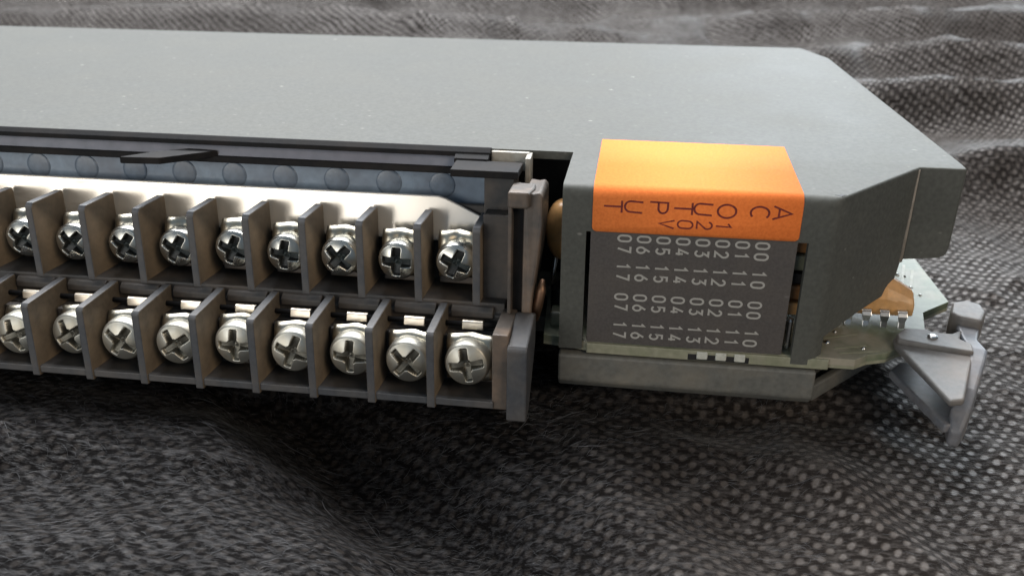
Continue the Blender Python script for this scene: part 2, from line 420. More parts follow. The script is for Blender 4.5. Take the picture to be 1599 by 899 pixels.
# loose fibres on the cloth
def lint():
    N = 12000
    fx = rng.uniform(-105, 90, N); fy = -52 + 86 * rng.uniform(0, 1, N) ** 1.25
    keep = (fx < 38) | (rng.uniform(0, 1, N) < 0.25)
    fx, fy = fx[keep], fy[keep]; N = len(fx)
    ln = rng.uniform(0.5, 2.1, N); ln[:140] = rng.uniform(2.5, 8, 140)
    an = rng.normal(0.12, 0.42, N) + 0.5 * np.sin(fx / 21.0 + 1.0) * np.cos(fy / 17.0); cv = rng.normal(0, 0.5, N)
    rad = rng.uniform(0.010, 0.022, N); rad[:160] *= 1.6
    t = np.linspace(-0.5, 0.5, 5)
    px = fx[:, None] + ln[:, None] * (t[None] * np.cos(an)[:, None] - cv[:, None] * t[None] ** 2 * np.sin(an)[:, None])
    py = fy[:, None] + ln[:, None] * (t[None] * np.sin(an)[:, None] + cv[:, None] * t[None] ** 2 * np.cos(an)[:, None])
    pz = cloth_height(px, py) + 0.02 + rng.uniform(0, 0.22, N)[:, None] * (1 - (2 * t[None]) ** 2)
    r = rad[:, None] * (1 - 0.5 * np.abs(2 * t[None]))
    nrm = np.stack([-np.sin(an), np.cos(an)], -1)
    V = np.stack([np.stack([px - nrm[:, None, 0] * r, py - nrm[:, None, 1] * r, pz], -1),
                  np.stack([px + nrm[:, None, 0] * r, py + nrm[:, None, 1] * r, pz], -1),
                  np.stack([px, py, pz + 1.6 * r], -1)], 2).reshape(-1, 3) * S      # N,5,3,3
    base = (np.arange(N)[:, None] * 15 + np.arange(4)[None] * 3).reshape(-1)
    Q = np.concatenate([np.stack([base, base + 1, base + 4, base + 3], -1), np.stack([base + 1, base + 2, base + 5, base + 4], -1), np.stack([base + 2, base, base + 3, base + 5], -1)])
    me = bpy.data.meshes.new('lint')
    me.vertices.add(len(V)); me.vertices.foreach_set('co', V.reshape(-1))
    me.loops.add(Q.size); me.loops.foreach_set('vertex_index', Q.reshape(-1))
    me.polygons.add(len(Q)); me.polygons.foreach_set('loop_start', np.arange(0, Q.size, 4))
    me.update(calc_edges=True)
    o = obj('lint', me, 'fibre')
    tag(o, 'fine pale lint fibres caught on the black fabric', 'lint', kind='stuff')
lint()

# ------------------------------------------------------------------ the module
mod = empty('io_module', (0, 0, 0))
tag(mod, 'grey plastic plug-in circuit module with orange sticker lying on black fabric', 'circuit module')

def cover():
    T = 33.0
    # path of the skirt: x, y, bend radius, bottom z
    wallA, wallB = Vector((38.0, 0.6)), Vector((51.6, 15.4))
    wl = [(0.05, 7.0), (0.053, 11.2), (0.16, 11.5), (0.27, 11.8), (0.46, 12.4), (0.67, 12.8), (0.80, 13.0), (0.883, 13.5), (0.93, 14.5), (0.957, 15.7), (0.985, 17.9)]
    path = [(0.0, 0.0, 1.5, 7.0), (3.5, 0.0, 1.5, 7.0), (3.502, 0.0, 1.5, 26.35), (12, 0, 1.5, 26.35), (24, 0, 1.5, 26.35), (34.3, 0, 1.5, 26.35), (34.302, 0, 1.5, 7.0),
            (36.3, 0.0, 1.4, 7.0), (37.2, 0.10, 1.1, 7.0), (37.85, 0.42, 0.7, 7.0)]
    for t, zb in wl:
        p = wallA.lerp(wallB, t); path.append((p.x, p.y, 0.4, zb))
    path += [(51.62, 15.42, 0.3, 17.9), (51.9, 15.45, 0.3, 18.2), (57.0, 15.5, 0.3, 18.7), (57.9, 15.55, 0.3, 19.3), (58.25, 15.8, 0.3, 20.5), (58.2, 18, 0.3, 20.5), (51.2, 92.5, 0.4, 20.5), (46.5, 103.0, 0.4, 9), (-186, 103.0, 0.4, 9), (-186, 15.6, 0.4, 9)]
    n = len(path)
    nor = []
    for i in range(n):
        def seg(a, b):
            d = Vector((path[b][0] - path[a][0], path[b][1] - path[a][1]))
            return d.normalized() if d.length > 1e-6 else None
        d0 = seg(i - 1, i) if i else None
        d1 = seg(i, i + 1) if i < n - 1 else None
        d0 = d0 or d1; d1 = d1 or d0
        n0 = Vector((d0.y, -d0.x)); n1 = Vector((d1.y, -d1.x))
        m = (n0 + n1).normalized(); nor.append(m / max(0.35, m.dot(n0)))
    V = []; F = []; K = 6
    rows = []
    for i, (x, y, r, zb) in enumerate(path):
        row = []
        for k in range(K + 1):
            a = math.pi / 2 * k / K
            off = -r + r * math.sin(a); z = T - r + r * math.cos(a)
            p = Vector((x, y)) + nor[i] * off
            row.append(len(V)); V.append((p.x, p.y, z))
        row.append(len(V)); V.append((x, y, min(26.35, T - r - 1)))
        row.append(len(V)); V.append((x, y, zb))
        rows.append(row)
    for i in range(n - 1):
        steep = abs(path[i][3] - path[i + 1][3]) > 5 and abs(path[i][0] - path[i + 1][0]) < 0.01
        for k in range(K + 2):
            if k == K + 1 and path[i][3] > 26 and path[i + 1][3] > 26: continue
            if k == K + 1 and steep: continue
            F.append((rows[i][k], rows[i][k + 1], rows[i + 1][k + 1], rows[i + 1][k]))
    top = [r[0] for r in rows]
    V.append((0.2, 15.5, T)); V.append((-40, 15.5, T)); V.append((-100, 15.5, T))
    k = len(V)
    F.append(tuple(top + [k - 1, k - 2, k - 3]))
    me = raw('cover', V, F)
    bm = bmesh.new(); bm.from_mesh(me)
    bmesh.ops.remove_doubles(bm, verts=bm.verts, dist=1e-6)
    bmesh.ops.recalc_face_normals(bm, faces=bm.faces)
    if max(bm.faces, key=lambda f: f.calc_area()).normal.z < 0: bmesh.ops.reverse_faces(bm, faces=bm.faces)
    bm.to_mesh(me); bm.free()
    o = obj('cover', me, 'cover', mod)
    for p in me.polygons: p.use_smooth = True
    sm = o.modifiers.new('thickness', 'SOLIDIFY'); sm.thickness = 1.3 * S; sm.offset = -1
    es = o.modifiers.new('edges', 'EDGE_SPLIT'); es.split_angle = math.radians(28)
    return o
cov = cover()

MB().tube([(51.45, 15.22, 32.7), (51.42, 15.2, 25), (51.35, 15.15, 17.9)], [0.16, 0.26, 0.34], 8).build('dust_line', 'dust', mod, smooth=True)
MB().prism_z([(37.0, 1.5), (37.9, 1.15), (38.6, 1.75), (37.9, 1.95)], 32.9, 33.03).build('chipped_corner', 'dark', mod)
# bottom tray with bevelled lower edge and the slanted brace running to the right
tr = MB()
prof = [(-0.45, 6.1), (0.9, 6.3), (2.2, 5.4), (2.4, 0.1), (0.9, 0.0), (-0.15, 1.45)]
prof = [(-0.40, 1.5), (0.75, 0.05), (2.4, 0.0), (2.4, 4.9), (1.7, 5.2), (1.5, 6.15), (-0.40, 6.0)]
tr.prism_x(prof, 0.0, 38.2)
tr.build('tray', 'tray', mod, bev=0.35)
br = MB()
br.prism_z([(37.6, 1.2), (38.3, 0.2), (51.2, 14.2), (50.0, 15.0)], 0.6, 3.4)
br.build('brace', 'tray', mod, bev=0.3)
pan = MB().prism_z([(-185, 17), (-3, 17), (2.6, 2.6), (37, 2.6), (49, 15.8), (57, 17), (50, 93), (46, 102), (-185, 102)], 0.0, 3.0)
pan.build('bottom_pan', 'tray', mod, bev=0.3)

# printed circuit board
pp = [(-184, 18), (-3.5, 18), (-2.5, 1.6), (4.0, 0.45), (43.5, 0.45), (45.6, 2.2), (48.5, 3.2), (55.6, 9.5), (57.2, 17.4), (62.4, 22.0), (61.3, 39.2), (59.6, 41), (50, 90), (-184, 96)]
board = MB().prism_z(pp, 7.05, 8.2).build('circuit_board', 'pcb', mod, bev=0.06)
MB().prism_z([(p[0] * 1.0, p[1] + (0.05 if p[1] < 2 else -0.05)) for p in pp], 6.55, 7.1).build('board_edge', 'pcb_edge', board)
lip = MB().box(4.2, 39.8, 0.05, 0.9, 6.35, 8.05).build('board_lip', 'pcb_edge', board, bev=0.15)
# label plate with its numbers
lab = MB().box(4.15, 32.85, 0.05, 0.75, 8.35, 27.2).build('label', 'label', mod, bev=0.08)
tag(lab, 'dark grey printed label with four columns of white numbers')

_tc = {}
def arc(cx, cy, rx, ry, a0, a1, n=12):
    return [(cx + rx * math.cos(math.radians(a0 + (a1 - a0) * k / n)), cy + ry * math.sin(math.radians(a0 + (a1 - a0) * k / n))) for k in range(n + 1)]
GL = {  # pen strokes in a box 0.62 wide and 1 high; a trailing None closes the stroke
    '0': [arc(.31, .69, .31, .31, 0, 180) + arc(.31, .31, .31, .31, 180, 360) + [None]],
    '1': [[(.10, .78), (.34, 1.0), (.34, 0)]],
    '2': [arc(.31, .70, .29, .30, 165, -25) + [(.02, 0), (.62, 0)]],
    '3': [[(.04, 1), (.56, 1), (.27, .60)] + arc(.30, .30, .30, .30, 80, -150, 14)],
    '4': [[(.62, .24), (0, .24), (.40, 1)], [(.46, .56), (.46, 0)]],
    '5': [[(.56, 1), (.10, 1), (.05, .52)] + arc(.30, .32, .31, .32, 118, -145, 14)],
    '6': [arc(.31, .31, .31, .31, 0, 360, 22)[:-1] + [None], [(.46, 1), (.05, .46)]],
    '7': [[(0, 1), (.60, 1), (.22, 0)]],
    'A': [[(-.06, 0), (.31, 1), (.68, 0)], [(.08, .32), (.54, .32)]],
    'C': [arc(.36, .5, .36, .5, 50, 310, 20)],
    'O': [arc(.36, .5, .38, .5, 0, 360, 28)[:-1] + [None]],
    'U': [[(0, 1), (0, .32)] + arc(.31, .32, .31, .32, 180, 360) + [(.62, 1)]],
    'T': [[(-.04, 1), (.66, 1)], [(.31, .985), (.31, 0)]],
    'P': [[(0, 0), (0, 1), (.30, 1)] + arc(.34, .74, .28, .26, 90, -90) + [(0, .48)]],
    'V': [[(-.02, 1), (.31, 0), (.64, 1)]],
}
def text_mesh(s, hgt, wid, pen, gap=0.26):
    key = (s, hgt, wid)
    if key in _tc: return _tc[key]
    V = []; F = []; x = 0.0; lay = 0
    cw = (wid - (len(s) - 1) * gap * hgt * 0.9) / len(s)           # width of one glyph
    for ch in s:
        for st_ in GL[ch]:
            closed = st_[-1] is None
            P = [Vector(((p[0] / 0.62 - 0.5) * (cw - pen) + x, (p[1] - 0.5) * (hgt - pen))) for p in st_ if p is not None]
            m = len(P); k0 = len(V); lay += 1
            for i in range(m):
                a = P[(i - 1) % m] if (closed or i) else None
                b = P[(i + 1) % m] if (closed or i < m - 1) else None
                d0 = (P[i] - a).normalized() if a is not None and (P[i] - a).length > 1e-6 else None
                d1 = (b - P[i]).normalized() if b is not None and (b - P[i]).length > 1e-6 else None
                d0 = d0 or d1; d1 = d1 or d0
                n0, n1 = Vector((-d0.y, d0.x)), Vector((-d1.y, d1.x))
                nn = (n0 + n1)
                nn = nn.normalized() if nn.length > 1e-4 else n0
                nn = nn / max(0.5, nn.dot(n0))
                for sg in (1, -1):
                    q = P[i] + nn * (pen / 2 * sg); V.append((q.x, q.y, 0.002 * lay))
            for i in range(m if closed else m - 1):
                a, b = k0 + 2 * i, k0 + 2 * ((i + 1) % m)
                F.append((a, a + 1, b + 1, b))
        x += cw + gap * hgt * 0.9
    off = (x - gap * hgt * 0.9 - cw) / 2
    V = [(vx - off, vy, vz) for vx, vy, vz in V]
    me = raw('text', V, F)
    _tc[key] = me
    return me
TXT = Matrix(((0, 1, 0, 0), (0, 0, -1, 0), (-1, 0, 0, 0), (0, 0, 0, 1)))     # reads downwards, letter tops to the right
def put_text(s, x, y, z, hgt, wid, mat, parent, name, skew=0.0, pen=0.27):
    o = obj(name, text_mesh(s, hgt, wid, pen), mat, parent)
    o.matrix_local = Matrix.Translation((x * S, y * S, z * S)) @ TXT @ Matrix.Rotation(skew, 4, 'Z')
    return o
for r, (z, pre) in enumerate(((24.7, '0'), (20.33, '1'), (15.42, '0'), (10.8, '1'))):
    for c in range(8):
        s = pre + str(c)
        put_text(s, 28.15 - c * 2.735, 0.02, z, 2.1, 2.85, 'ink_white', lab, 'printed_number', 0, 0.30)

# fluorescent sticker folded over the edge
def sticker():
    x0, x1 = 4.3, 32.85
    r = 1.5 + 0.06
    pr = [(22.6, 33.06)]
    pr += [(10, 33.06), (1.5, 33.06)]
    for k in range(1, 9):
        a = math.pi / 2 * k / 8
        pr.append((1.5 - r * math.sin(a), 33 - 1.5 + r * math.cos(a)))
    pr += [(-0.06, 29), (-0.06, 26.45)]
    inner = [(y + (0.05 if z < 31.6 else 0.0), z - (0.05 if z > 31.6 else 0)) for y, z in pr]
    V = []; F = []
    def row(x, q): V.extend([(x, y, z) for y, z in q])
    m = len(pr)
    row(x0, pr); row(x1, pr)
    # rounded lower corners
    rc = 0.7
    V[m - 1] = (x0 + 0.05, -0.06, 26.45)
    for i in range(m - 2): F.append((i, i + 1, m + i + 1, m + i))
    base = len(V)
    arc = []
    for k in range(6):
        a = math.pi / 2 * k / 5
        arc.append((x0 + rc - rc * math.cos(a), -0.06, 26.45 + rc - rc * math.sin(a)))
    for k in range(6):
        a = math.pi / 2 * k / 5
        arc.append((x1 - rc + rc * math.sin(a), -0.06, 26.55 + rc - rc * math.cos(a)))
    V += arc
    F.append(tuple([m - 2] + list(range(base, base + 12)) + [2 * m - 2]))
    me = raw('sticker', V, F)
    bm = bmesh.new(); bm.from_mesh(me)
    bmesh.ops.delete(bm, geom=[v for v in bm.verts if not v.link_faces], context='VERTS')
    bmesh.ops.recalc_face_normals(bm, faces=bm.faces)
    if sum(f.normal.z * f.calc_area() for f in bm.faces) < 0: bmesh.ops.reverse_faces(bm, faces=bm.faces)
    bm.to_mesh(me); bm.free()
    o = obj('sticker', me, 'sticker', mod, smooth=True)
    sm = o.modifiers.new('thickness', 'SOLIDIFY'); sm.thickness = 0.06 * S; sm.offset = 1
    return o
st = sticker()
tag(st, 'fluorescent orange paper sticker folded over the top front edge')
for s, x, z in zip('ACOUTPUT', (30.2, 27.2, 22.75, 19.55, 16.8, 13.45, 10.0, 7.1), (30.95, 30.9, 30.78, 30.73, 30.68, 30.62, 30.56, 30.5)):
    put_text(s, x, -0.145 if z < 31.5 else -0.1, min(z - 0.12, 30.6), 2.75, 1.85, 'ink_dark', st, 'printed_letter', random.uniform(-0.05, 0.05), 0.27)
for s, x, z in zip('120V', (22.5, 19.9, 17.25, 14.7), (28.3, 28.27, 28.24, 28.2)):
    put_text(s, x, -0.145, z - 0.05, 2.3, 1.35, 'ink_dark', st, 'printed_letter', random.uniform(-0.04, 0.04), 0.23)

# white surface components peeping out below the label
for k in range(3):
    MB().box(20.7 + k * 2.75, 22.3 + k * 2.75, -0.15, 0.8, 6.7, 7.95).build('white_component', 'dimple', board, bev=0.15)
sock = MB().box(19.4, 28.4, 0.0, 0.7, 6.45, 7.5).build('component_socket', 'dark', board, bev=0.1)

# orange epoxy network with four bent leads
ob = MB()
prof2 = [(12.6, 9.6), (12.3, 12.6), (13.0, 14.2), (14.5, 15.8), (16.2, 15.6), (17.5, 13.5), (17.5, 9.4)]
V = []; F = []
for x, sc_ in ((37.0, 1), (44, 1), (49.8, 1.0), (51.6, 0.84), (53.9, 0.62), (54.3, 0.52)):
    for y, z in prof2: V.append((x, 15 + (y - 15) * (0.6 + 0.4 * sc_), 9.3 + (z - 9.3) * sc_))
n2 = len(prof2)
for i in range(5):
    for k in range(n2): F.append((i * n2 + k, i * n2 + (k + 1) % n2, (i + 1) * n2 + (k + 1) % n2, (i + 1) * n2 + k))
F.append(tuple(range(n2))); F.append(tuple(5 * n2 + k for k in range(n2))[::-1])
ob.add(V, F)
cap = ob.build('orange_component', 'orange_epoxy', mod, bev=0.35)
for x in (44.3, 47.0, 49.7, 52.35):
    ld = MB()
    P = [(12.5, 10.8), (11.9, 10.75), (11.55, 10.2), (11.5, 9.3), (11.3, 8.35)]
    V = []; F = []
    for i, (y, z) in enumerate(P):
        ww = 0.72 if i < 3 else 0.5
        for dx, dy in ((-ww, -0.16), (ww, -0.16), (ww, 0.16), (-ww, 0.16)): V.append((x + dx, y + dy, z + (0.1 if dy > 0 else -0.1)))
        if i:
            k = 4 * i
            F += [(k - 4 + j, k - 4 + (j + 1) % 4, k + (j + 1) % 4, k + j) for j in range(4)]
    F += [(3, 2, 1, 0), tuple(4 * (len(P) - 1) + j for j in range(4))]
    ld.add(V, F).build('lead', 'tin', cap, bev=0.1)
for x, y, r in ((40.2, 5.2, 0.55), (45.3, 3.9, 0.35), (42.0, 8.6, 0.3), (55.4, 27, 0.4), (56.5, 31.5, 0.35)):
    MB().tube([(x, y, 8.15), (x, y, 8.35), (x, y, 8.55)], [r, r * 0.8, r * 0.25], 12).build('solder_joint', 'tin', board, smooth=True)

for k in range(16):
    x, y = random.uniform(53.5, 60.5), random.uniform(19.5, 37.5)
    if y < 21.5 + (x - 57) * 0.9: continue
    r = random.uniform(0.22, 0.38)
    MB().tube([(x, y, 8.15), (x, y, 8.30), (x, y, 8.42)], [r, r * 0.8, r * 0.3], 10).build('solder_joint', 'tin' if k % 3 else 'dark', board, smooth=True)
for (x0, y0, x1, y1) in ((41.5, 2.2, 47.6, 3.6), (41.0, 3.6, 46.0, 5.0), (54.6, 21, 58.6, 36), (55.8, 20.6, 59.6, 34), (40, 6.6, 45.2, 8.6)):
    d = Vector((x1 - x0, y1 - y0)).normalized(); q = Vector((-d.y, d.x)) * 0.22
    MB().prism_z([(x0 - q.x, y0 - q.y), (x1 - q.x, y1 - q.y), (x1 + q.x, y1 + q.y), (x0 + q.x, y0 + q.y)], 8.15, 8.26).build('copper_trace', 'pcb_edge', board)
# things inside, seen through the slots
for k, (z0, z1, mt) in enumerate(((23.4, 25.9, 'amber'), (20.6, 23.0, 'pcb_edge'), (18.4, 20.2, 'dark'), (15.9, 18.2, 'amber'), (13.4, 15.4, 'orange_epoxy'))):
    MB().box(31.2, 36.2, 3.2, 7.5, z0, z1).build('resistor_block', mt, mod, bev=0.35)
MB().tube([(33.9, 2.6, 8.4), (33.9, 2.6, 12.8), (33.9, 2.6, 13.2)], [0.55, 0.55, 0.3], 12).build('terminal_pin', 'tin', mod)
# amber round capacitor beside the arm
P = []; R = []
for k in range(13):
    a = math.pi * k / 12
    P.append((-0.3, 12.5, 21.3 - 5.0 * math.cos(a))); R.append(max(0.05, 3.3 * math.sin(a) ** 0.7))
acap = MB().tube(P, R, 24).build('amber_capacitor', 'orange_epoxy', mod, smooth=True)
for dx in (-1.4, 1.2):
    MB().tube([(-0.3 + dx, 12.4, 17.6), (-0.4 + dx * 1.3, 12.2, 13.5), (-0.3 + dx * 1.3, 12.2, 8.1)], 0.35, 8).build('lead', 'tin', acap, smooth=True)
MB().tube([(-0.2, 9.6, 8.2), (-0.2, 9.6, 12.6), (-0.2, 9.6, 13.0)], [2.0, 2.0, 1.7], 20).build('dark_capacitor', 'dark', mod, smooth=False)
MB().box(-1.8, 2.0, 4.4, 7.2, 8.2, 10.6).build('green_component', 'pcb', mod, bev=0.3)
MB().box(-180, 37, 24.0, 25.2, 8.4, 31.2).build('inner_wall', 'dark', mod)
# pale bracket in the notch; its pale tone also paints the lit cover edge
pb = MB().box(-12.6, -6.5, 14.55, 15.35, 29.8, 32.85)
pb.build('notch_bracket', 'pale', mod, bev=0.2)
MB().box(-6.95, -6.1, 12.2, 15.45, 22.0, 32.7).build('notch_tab', 'pale', mod, bev=0.15)

# ------------------------------------------------------------------ ejector lever on the right
lev = empty('ejector_lever', (0, 0, 0)); lev.parent = mod
tag(lev, 'grey hinged ejector lever at the corner of the board')
up = MB().prism_z([(49.9, 4.6), (53.6, -10.2), (55.6, -9.6), (60.2, 2.4), (61.0, 9.6), (58.6, 8.2), (56.4, 8.3), (54.7, 9.2), (51.8, 9.0), (50.1, 6.6)], 7.9, 9.0)
up.build('upper_plate', 'lever_top', lev, bev=0.4, seg=3)
ri = MB().prism_z([(50.2, 4.9), (55.3, 3.6), (60.3, 2.6), (60.7, 5.0), (59.4, 6.4), (60.6, 9.4), (58.6, 7.9), (56.4, 8.0), (54.7, 8.9), (52.0, 8.7), (50.4, 6.5)], 8.8, 9.75)
ri.build('raised_plate', 'lever_top', lev, bev=0.3, seg=3)
lo_ = MB().prism_z([(50.4, 6.2), (54.6, -8.0), (56.5, -7.4), (60.5, 3.4), (60.0, 9.0), (52.5, 9.0)], 2.2, 3.6)
lo_.build('lower_plate', 'lever', lev, bev=0.35, seg=3)
# the grip: a flat bar that runs from the rounded head down to the tip
def grip():
    st_ = [  # left x,y / right x,y / z top / z bottom
        ((60.3, 11.6), (63.6, 10.8), 9.6, 6.2), ((60.0, 7.5), (62.2, 6.9), 9.5, 6.0), ((60.1, 4.4), (62.6, 3.7), 9.5, 3.4), ((59.5, 1.8), (61.5, 1.0), 9.0, 2.2),
        ((57.0, -3.0), (59.3, -3.9), 7.2, 1.2), ((55.6, -6.0), (58.0, -6.6), 5.4, 0.7), ((55.3, -8.3), (56.7, -8.7), 3.0, 0.4)]
    V = []; F = []
    for (a, b, zt, zb) in st_:
        V += [(a[0], a[1], zb), (b[0], b[1], zb), (b[0], b[1], zt), (a[0], a[1], zt)]
    for i in range(len(st_) - 1):
        k = 4 * i
        F += [(k + j, k + (j + 1) % 4, k + 4 + (j + 1) % 4, k + 4 + j) for j in range(4)]
    F += [(3, 2, 1, 0), tuple(4 * (len(st_) - 1) + j for j in range(4))]
    return MB().add(V, F).build('grip', 'lever', lev, bev=0.45, seg=3)
grip()
hd = MB().prism_z([(59.6, 12.6), (60.6, 11.2), (63.4, 10.2), (65.0, 13.4), (65.1, 16.2), (63.2, 17.4), (60.9, 16.4)], 6.4, 11.0)
hd.build('head', 'lever_top', lev, bev=0.5, seg=3)
MB().tube([(55.5, 6.3, 9.6), (55.5, 6.3, 9.95), (55.5, 6.3, 10.08)], [0.75, 0.72, 0.45], 20).build('rivet', 'tin', lev, smooth=False)

# ------------------------------------------------------------------ the swing arm with its two tiers of screw terminals
PH = math.radians(-5.57)
arm = empty('terminal_arm', (0, 1.92, 25.08), (PH, 0, 0))
tag(arm, 'black wiring arm with two tiers of screw terminals beside the grey module', 'terminal block')
XL = -121.0
body = [(11.4, -24.2), (-9.9, -24.2), (-9.9, -23.25), (-3.4, -23.25), (-3.4, -15.9), (-0.4, -15.9), (-0.4, -13.6), (0.1, -13.3), (0.1, -11.8), (9.6, -11.8), (10.2, 0.6), (11.4, 0.6)]
MB().prism_x(body, XL, -8.4).build('housing', 'arm', arm, bev=0.18)
# floor edge bar
MB().prism_x([(-10.05, -24.3), (-9.2, -24.35), (-9.2, -23.15), (-10.05, -23.2)], XL, -8.5).build('front_bar', 'divider', arm, bev=0.12)

# dividers, alike pieces share one mesh
du = MB().prism_x([(0.0, -0.7), (0.55, 0.0), (8.1, 0.12), (8.35, -0.2), (8.35, -12.0), (0.6, -12.2), (0.0, -12.4)], -0.62, 0.62).mesh('divider')
dl = MB().prism_x([(-10.35, -13.2), (-9.9, -12.75), (-0.2, -12.0), (-0.2, -16.4), (-3.0, -24.05), (-8.6, -24.75), (-10.35, -24.75)], -0.62, 0.62).mesh('divider')
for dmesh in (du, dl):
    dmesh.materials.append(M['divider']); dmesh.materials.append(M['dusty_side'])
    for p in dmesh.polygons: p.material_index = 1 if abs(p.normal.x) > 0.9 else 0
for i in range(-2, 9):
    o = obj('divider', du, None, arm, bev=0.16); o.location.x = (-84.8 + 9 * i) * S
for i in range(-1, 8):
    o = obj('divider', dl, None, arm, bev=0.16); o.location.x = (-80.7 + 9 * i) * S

# screw head with a cross recess, axis along -y
def screw_mesh(name, R, mat, D=1.7, L=2.25, half=0.60, rec='recess_shade'):
    NR, NT = 52, 120
    V = [(0, -(2.15 - D), 0)]; F = []; DP = [D]
    def h(r):
        t = r / R
        return 1.15 + 1.0 * (1 - t * t) if t < 0.86 else (1.15 + 1.0 * (1 - 0.86 ** 2)) * math.sqrt(max(0, 1 - ((t - 0.86) / 0.14) ** 2)) * 0.75 + 0.25 * (1.15 + 1.0 * (1 - t * t)) * (1 if t < 1 else 0)
    def sstep(x): x = max(0, min(1, x)); return x * x * (3 - 2 * x)
    for k in range(1, NR + 1):
        r = R * k / NR
        for j in range(NT):
            a = 2 * math.pi * j / NT
            u, v = r * math.cos(a), r * math.sin(a)
            dep = 0
            for p, q in ((abs(u), abs(v)), (abs(v), abs(u))):
                wv = half * (1 - 0.10 * q / L)
                ins = sstep((wv - p) / 0.22 + 0.5) * sstep((L - q) / 0.35 + 0.5)
                dep = max(dep, ins * (D - 0.42 * q))
            # flared corners near the middle
            cc = sstep((1.05 - r) / 0.4 + 0.3)
            dep = max(dep, cc * D * 0.75)
            V.append((u, -(h(r) - dep) if k < NR else 0.0, v)); DP.append(dep)
    base = len(V)
    for j in range(NT):
        a = 2 * math.pi * j / NT
        V.append((R * math.cos(a), 0.9, R * math.sin(a)))
    for j in range(NT): F.append((0, 1 + (j + 1) % NT, 1 + j))
    for k in range(NR):
        o0 = 1 + k * NT if k < NR - 1 else None
    for k in range(NR - 1):
        a0, a1 = 1 + k * NT, 1 + (k + 1) * NT
        for j in range(NT): F.append((a0 + j, a0 + (j + 1) % NT, a1 + (j + 1) % NT, a1 + j))
    a0 = 1 + (NR - 1) * NT
    for j in range(NT): F.append((a0 + j, a0 + (j + 1) % NT, base + (j + 1) % NT, base + j))
    F.append(tuple(range(base, base + NT)))
    me = MB().add(V, F).mesh(name)
    me.materials.append(M[mat]); me.materials.append(M[rec])
    DP += [0] * (len(V) - len(DP))
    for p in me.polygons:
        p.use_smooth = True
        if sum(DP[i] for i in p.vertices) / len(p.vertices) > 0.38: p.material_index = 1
    return me
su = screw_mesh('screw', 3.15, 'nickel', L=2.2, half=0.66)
sl = screw_mesh('screw', 3.4, 'zinc', L=2.5, half=0.55, rec='recess_shade_light')

# clamp plate: a saddle-shaped square washer with a folded upper edge
def clamp_mesh(wd, z0, z1, mat):
    V = []; F = []; nxp, nzp = 12, 8
    for j in range(nzp + 1):
        for i in range(nxp + 1):
            x = -wd / 2 + wd * i / nxp; z = z0 + (z1 - z0) * j / nzp
            u = 2 * i / nxp - 1
            y = 0.35 * math.cos(u * math.pi * 1.5) + (0.9 * max(0, (j / nzp - 0.72) / 0.28) ** 2)
            V.append((x, y, z + (0.25 * (1 - u * u) if j == nzp else 0)))
    for j in range(nzp):
        for i in range(nxp):
            k = j * (nxp + 1) + i; F.append((k, k + 1, k + nxp + 2, k + nxp + 1))
    me = raw('clamp_plate', V, F); me.materials.append(M[mat])
    for p in me.polygons: p.use_smooth = True
    return me
cu_, cl_ = clamp_mesh(6.0, -3.2, 3.7, 'lug'), clamp_mesh(6.9, -3.4, 3.15, 'lug')

def terminal(x, y, z, rot, sm, cm, tilt):
    s = obj('screw', sm, None, arm)
    s.location = (x * S, y * S, z * S)
    s.rotation_euler = (tilt[0], rot, tilt[1])
    c = obj('clamp_plate', cm, None, s)
    c.location = (0, 1.75 * S, 0.0)
    c.rotation_euler = (0, -rot, 0)
    md = c.modifiers.new('thickness', 'SOLIDIFY'); md.thickness = 0.75 * S; md.offset = 0
    return s
for i, (dz, rot) in enumerate(zip((-0.3, -0.6, -0.5, -0.1, 0.2, 0.1, 0.1, -0.1, 0.25), (0.6, 0.75, 0.55, 0.5, 0.35, 0.12, 0.75, 0.05, 0.42))):
    terminal(-88.4 + 9 * i + random.uniform(-.2, .2), 3.3 + random.uniform(-.5, .35), -6.5 + dz * 0.6, rot, su, cu_, (random.uniform(-.05, .05), random.uniform(-.05, .05)))
for i, (dz, rot) in enumerate(zip((-0.9, -0.2, -0.2, 0.0, 0.5, -0.1, -0.1, -0.1, 0.2), (-0.35, -0.55, 0.6, -0.6, 0.0, 0.35, 0.05, 0.7, -0.2))):
    terminal(-84.5 + 9 * i + random.uniform(-.2, .2), -7.0 + random.uniform(-.5, .4), -18.35 + dz * 0.6, rot, sl, cl_, (random.uniform(-.06, .06), random.uniform(-.06, .06)))

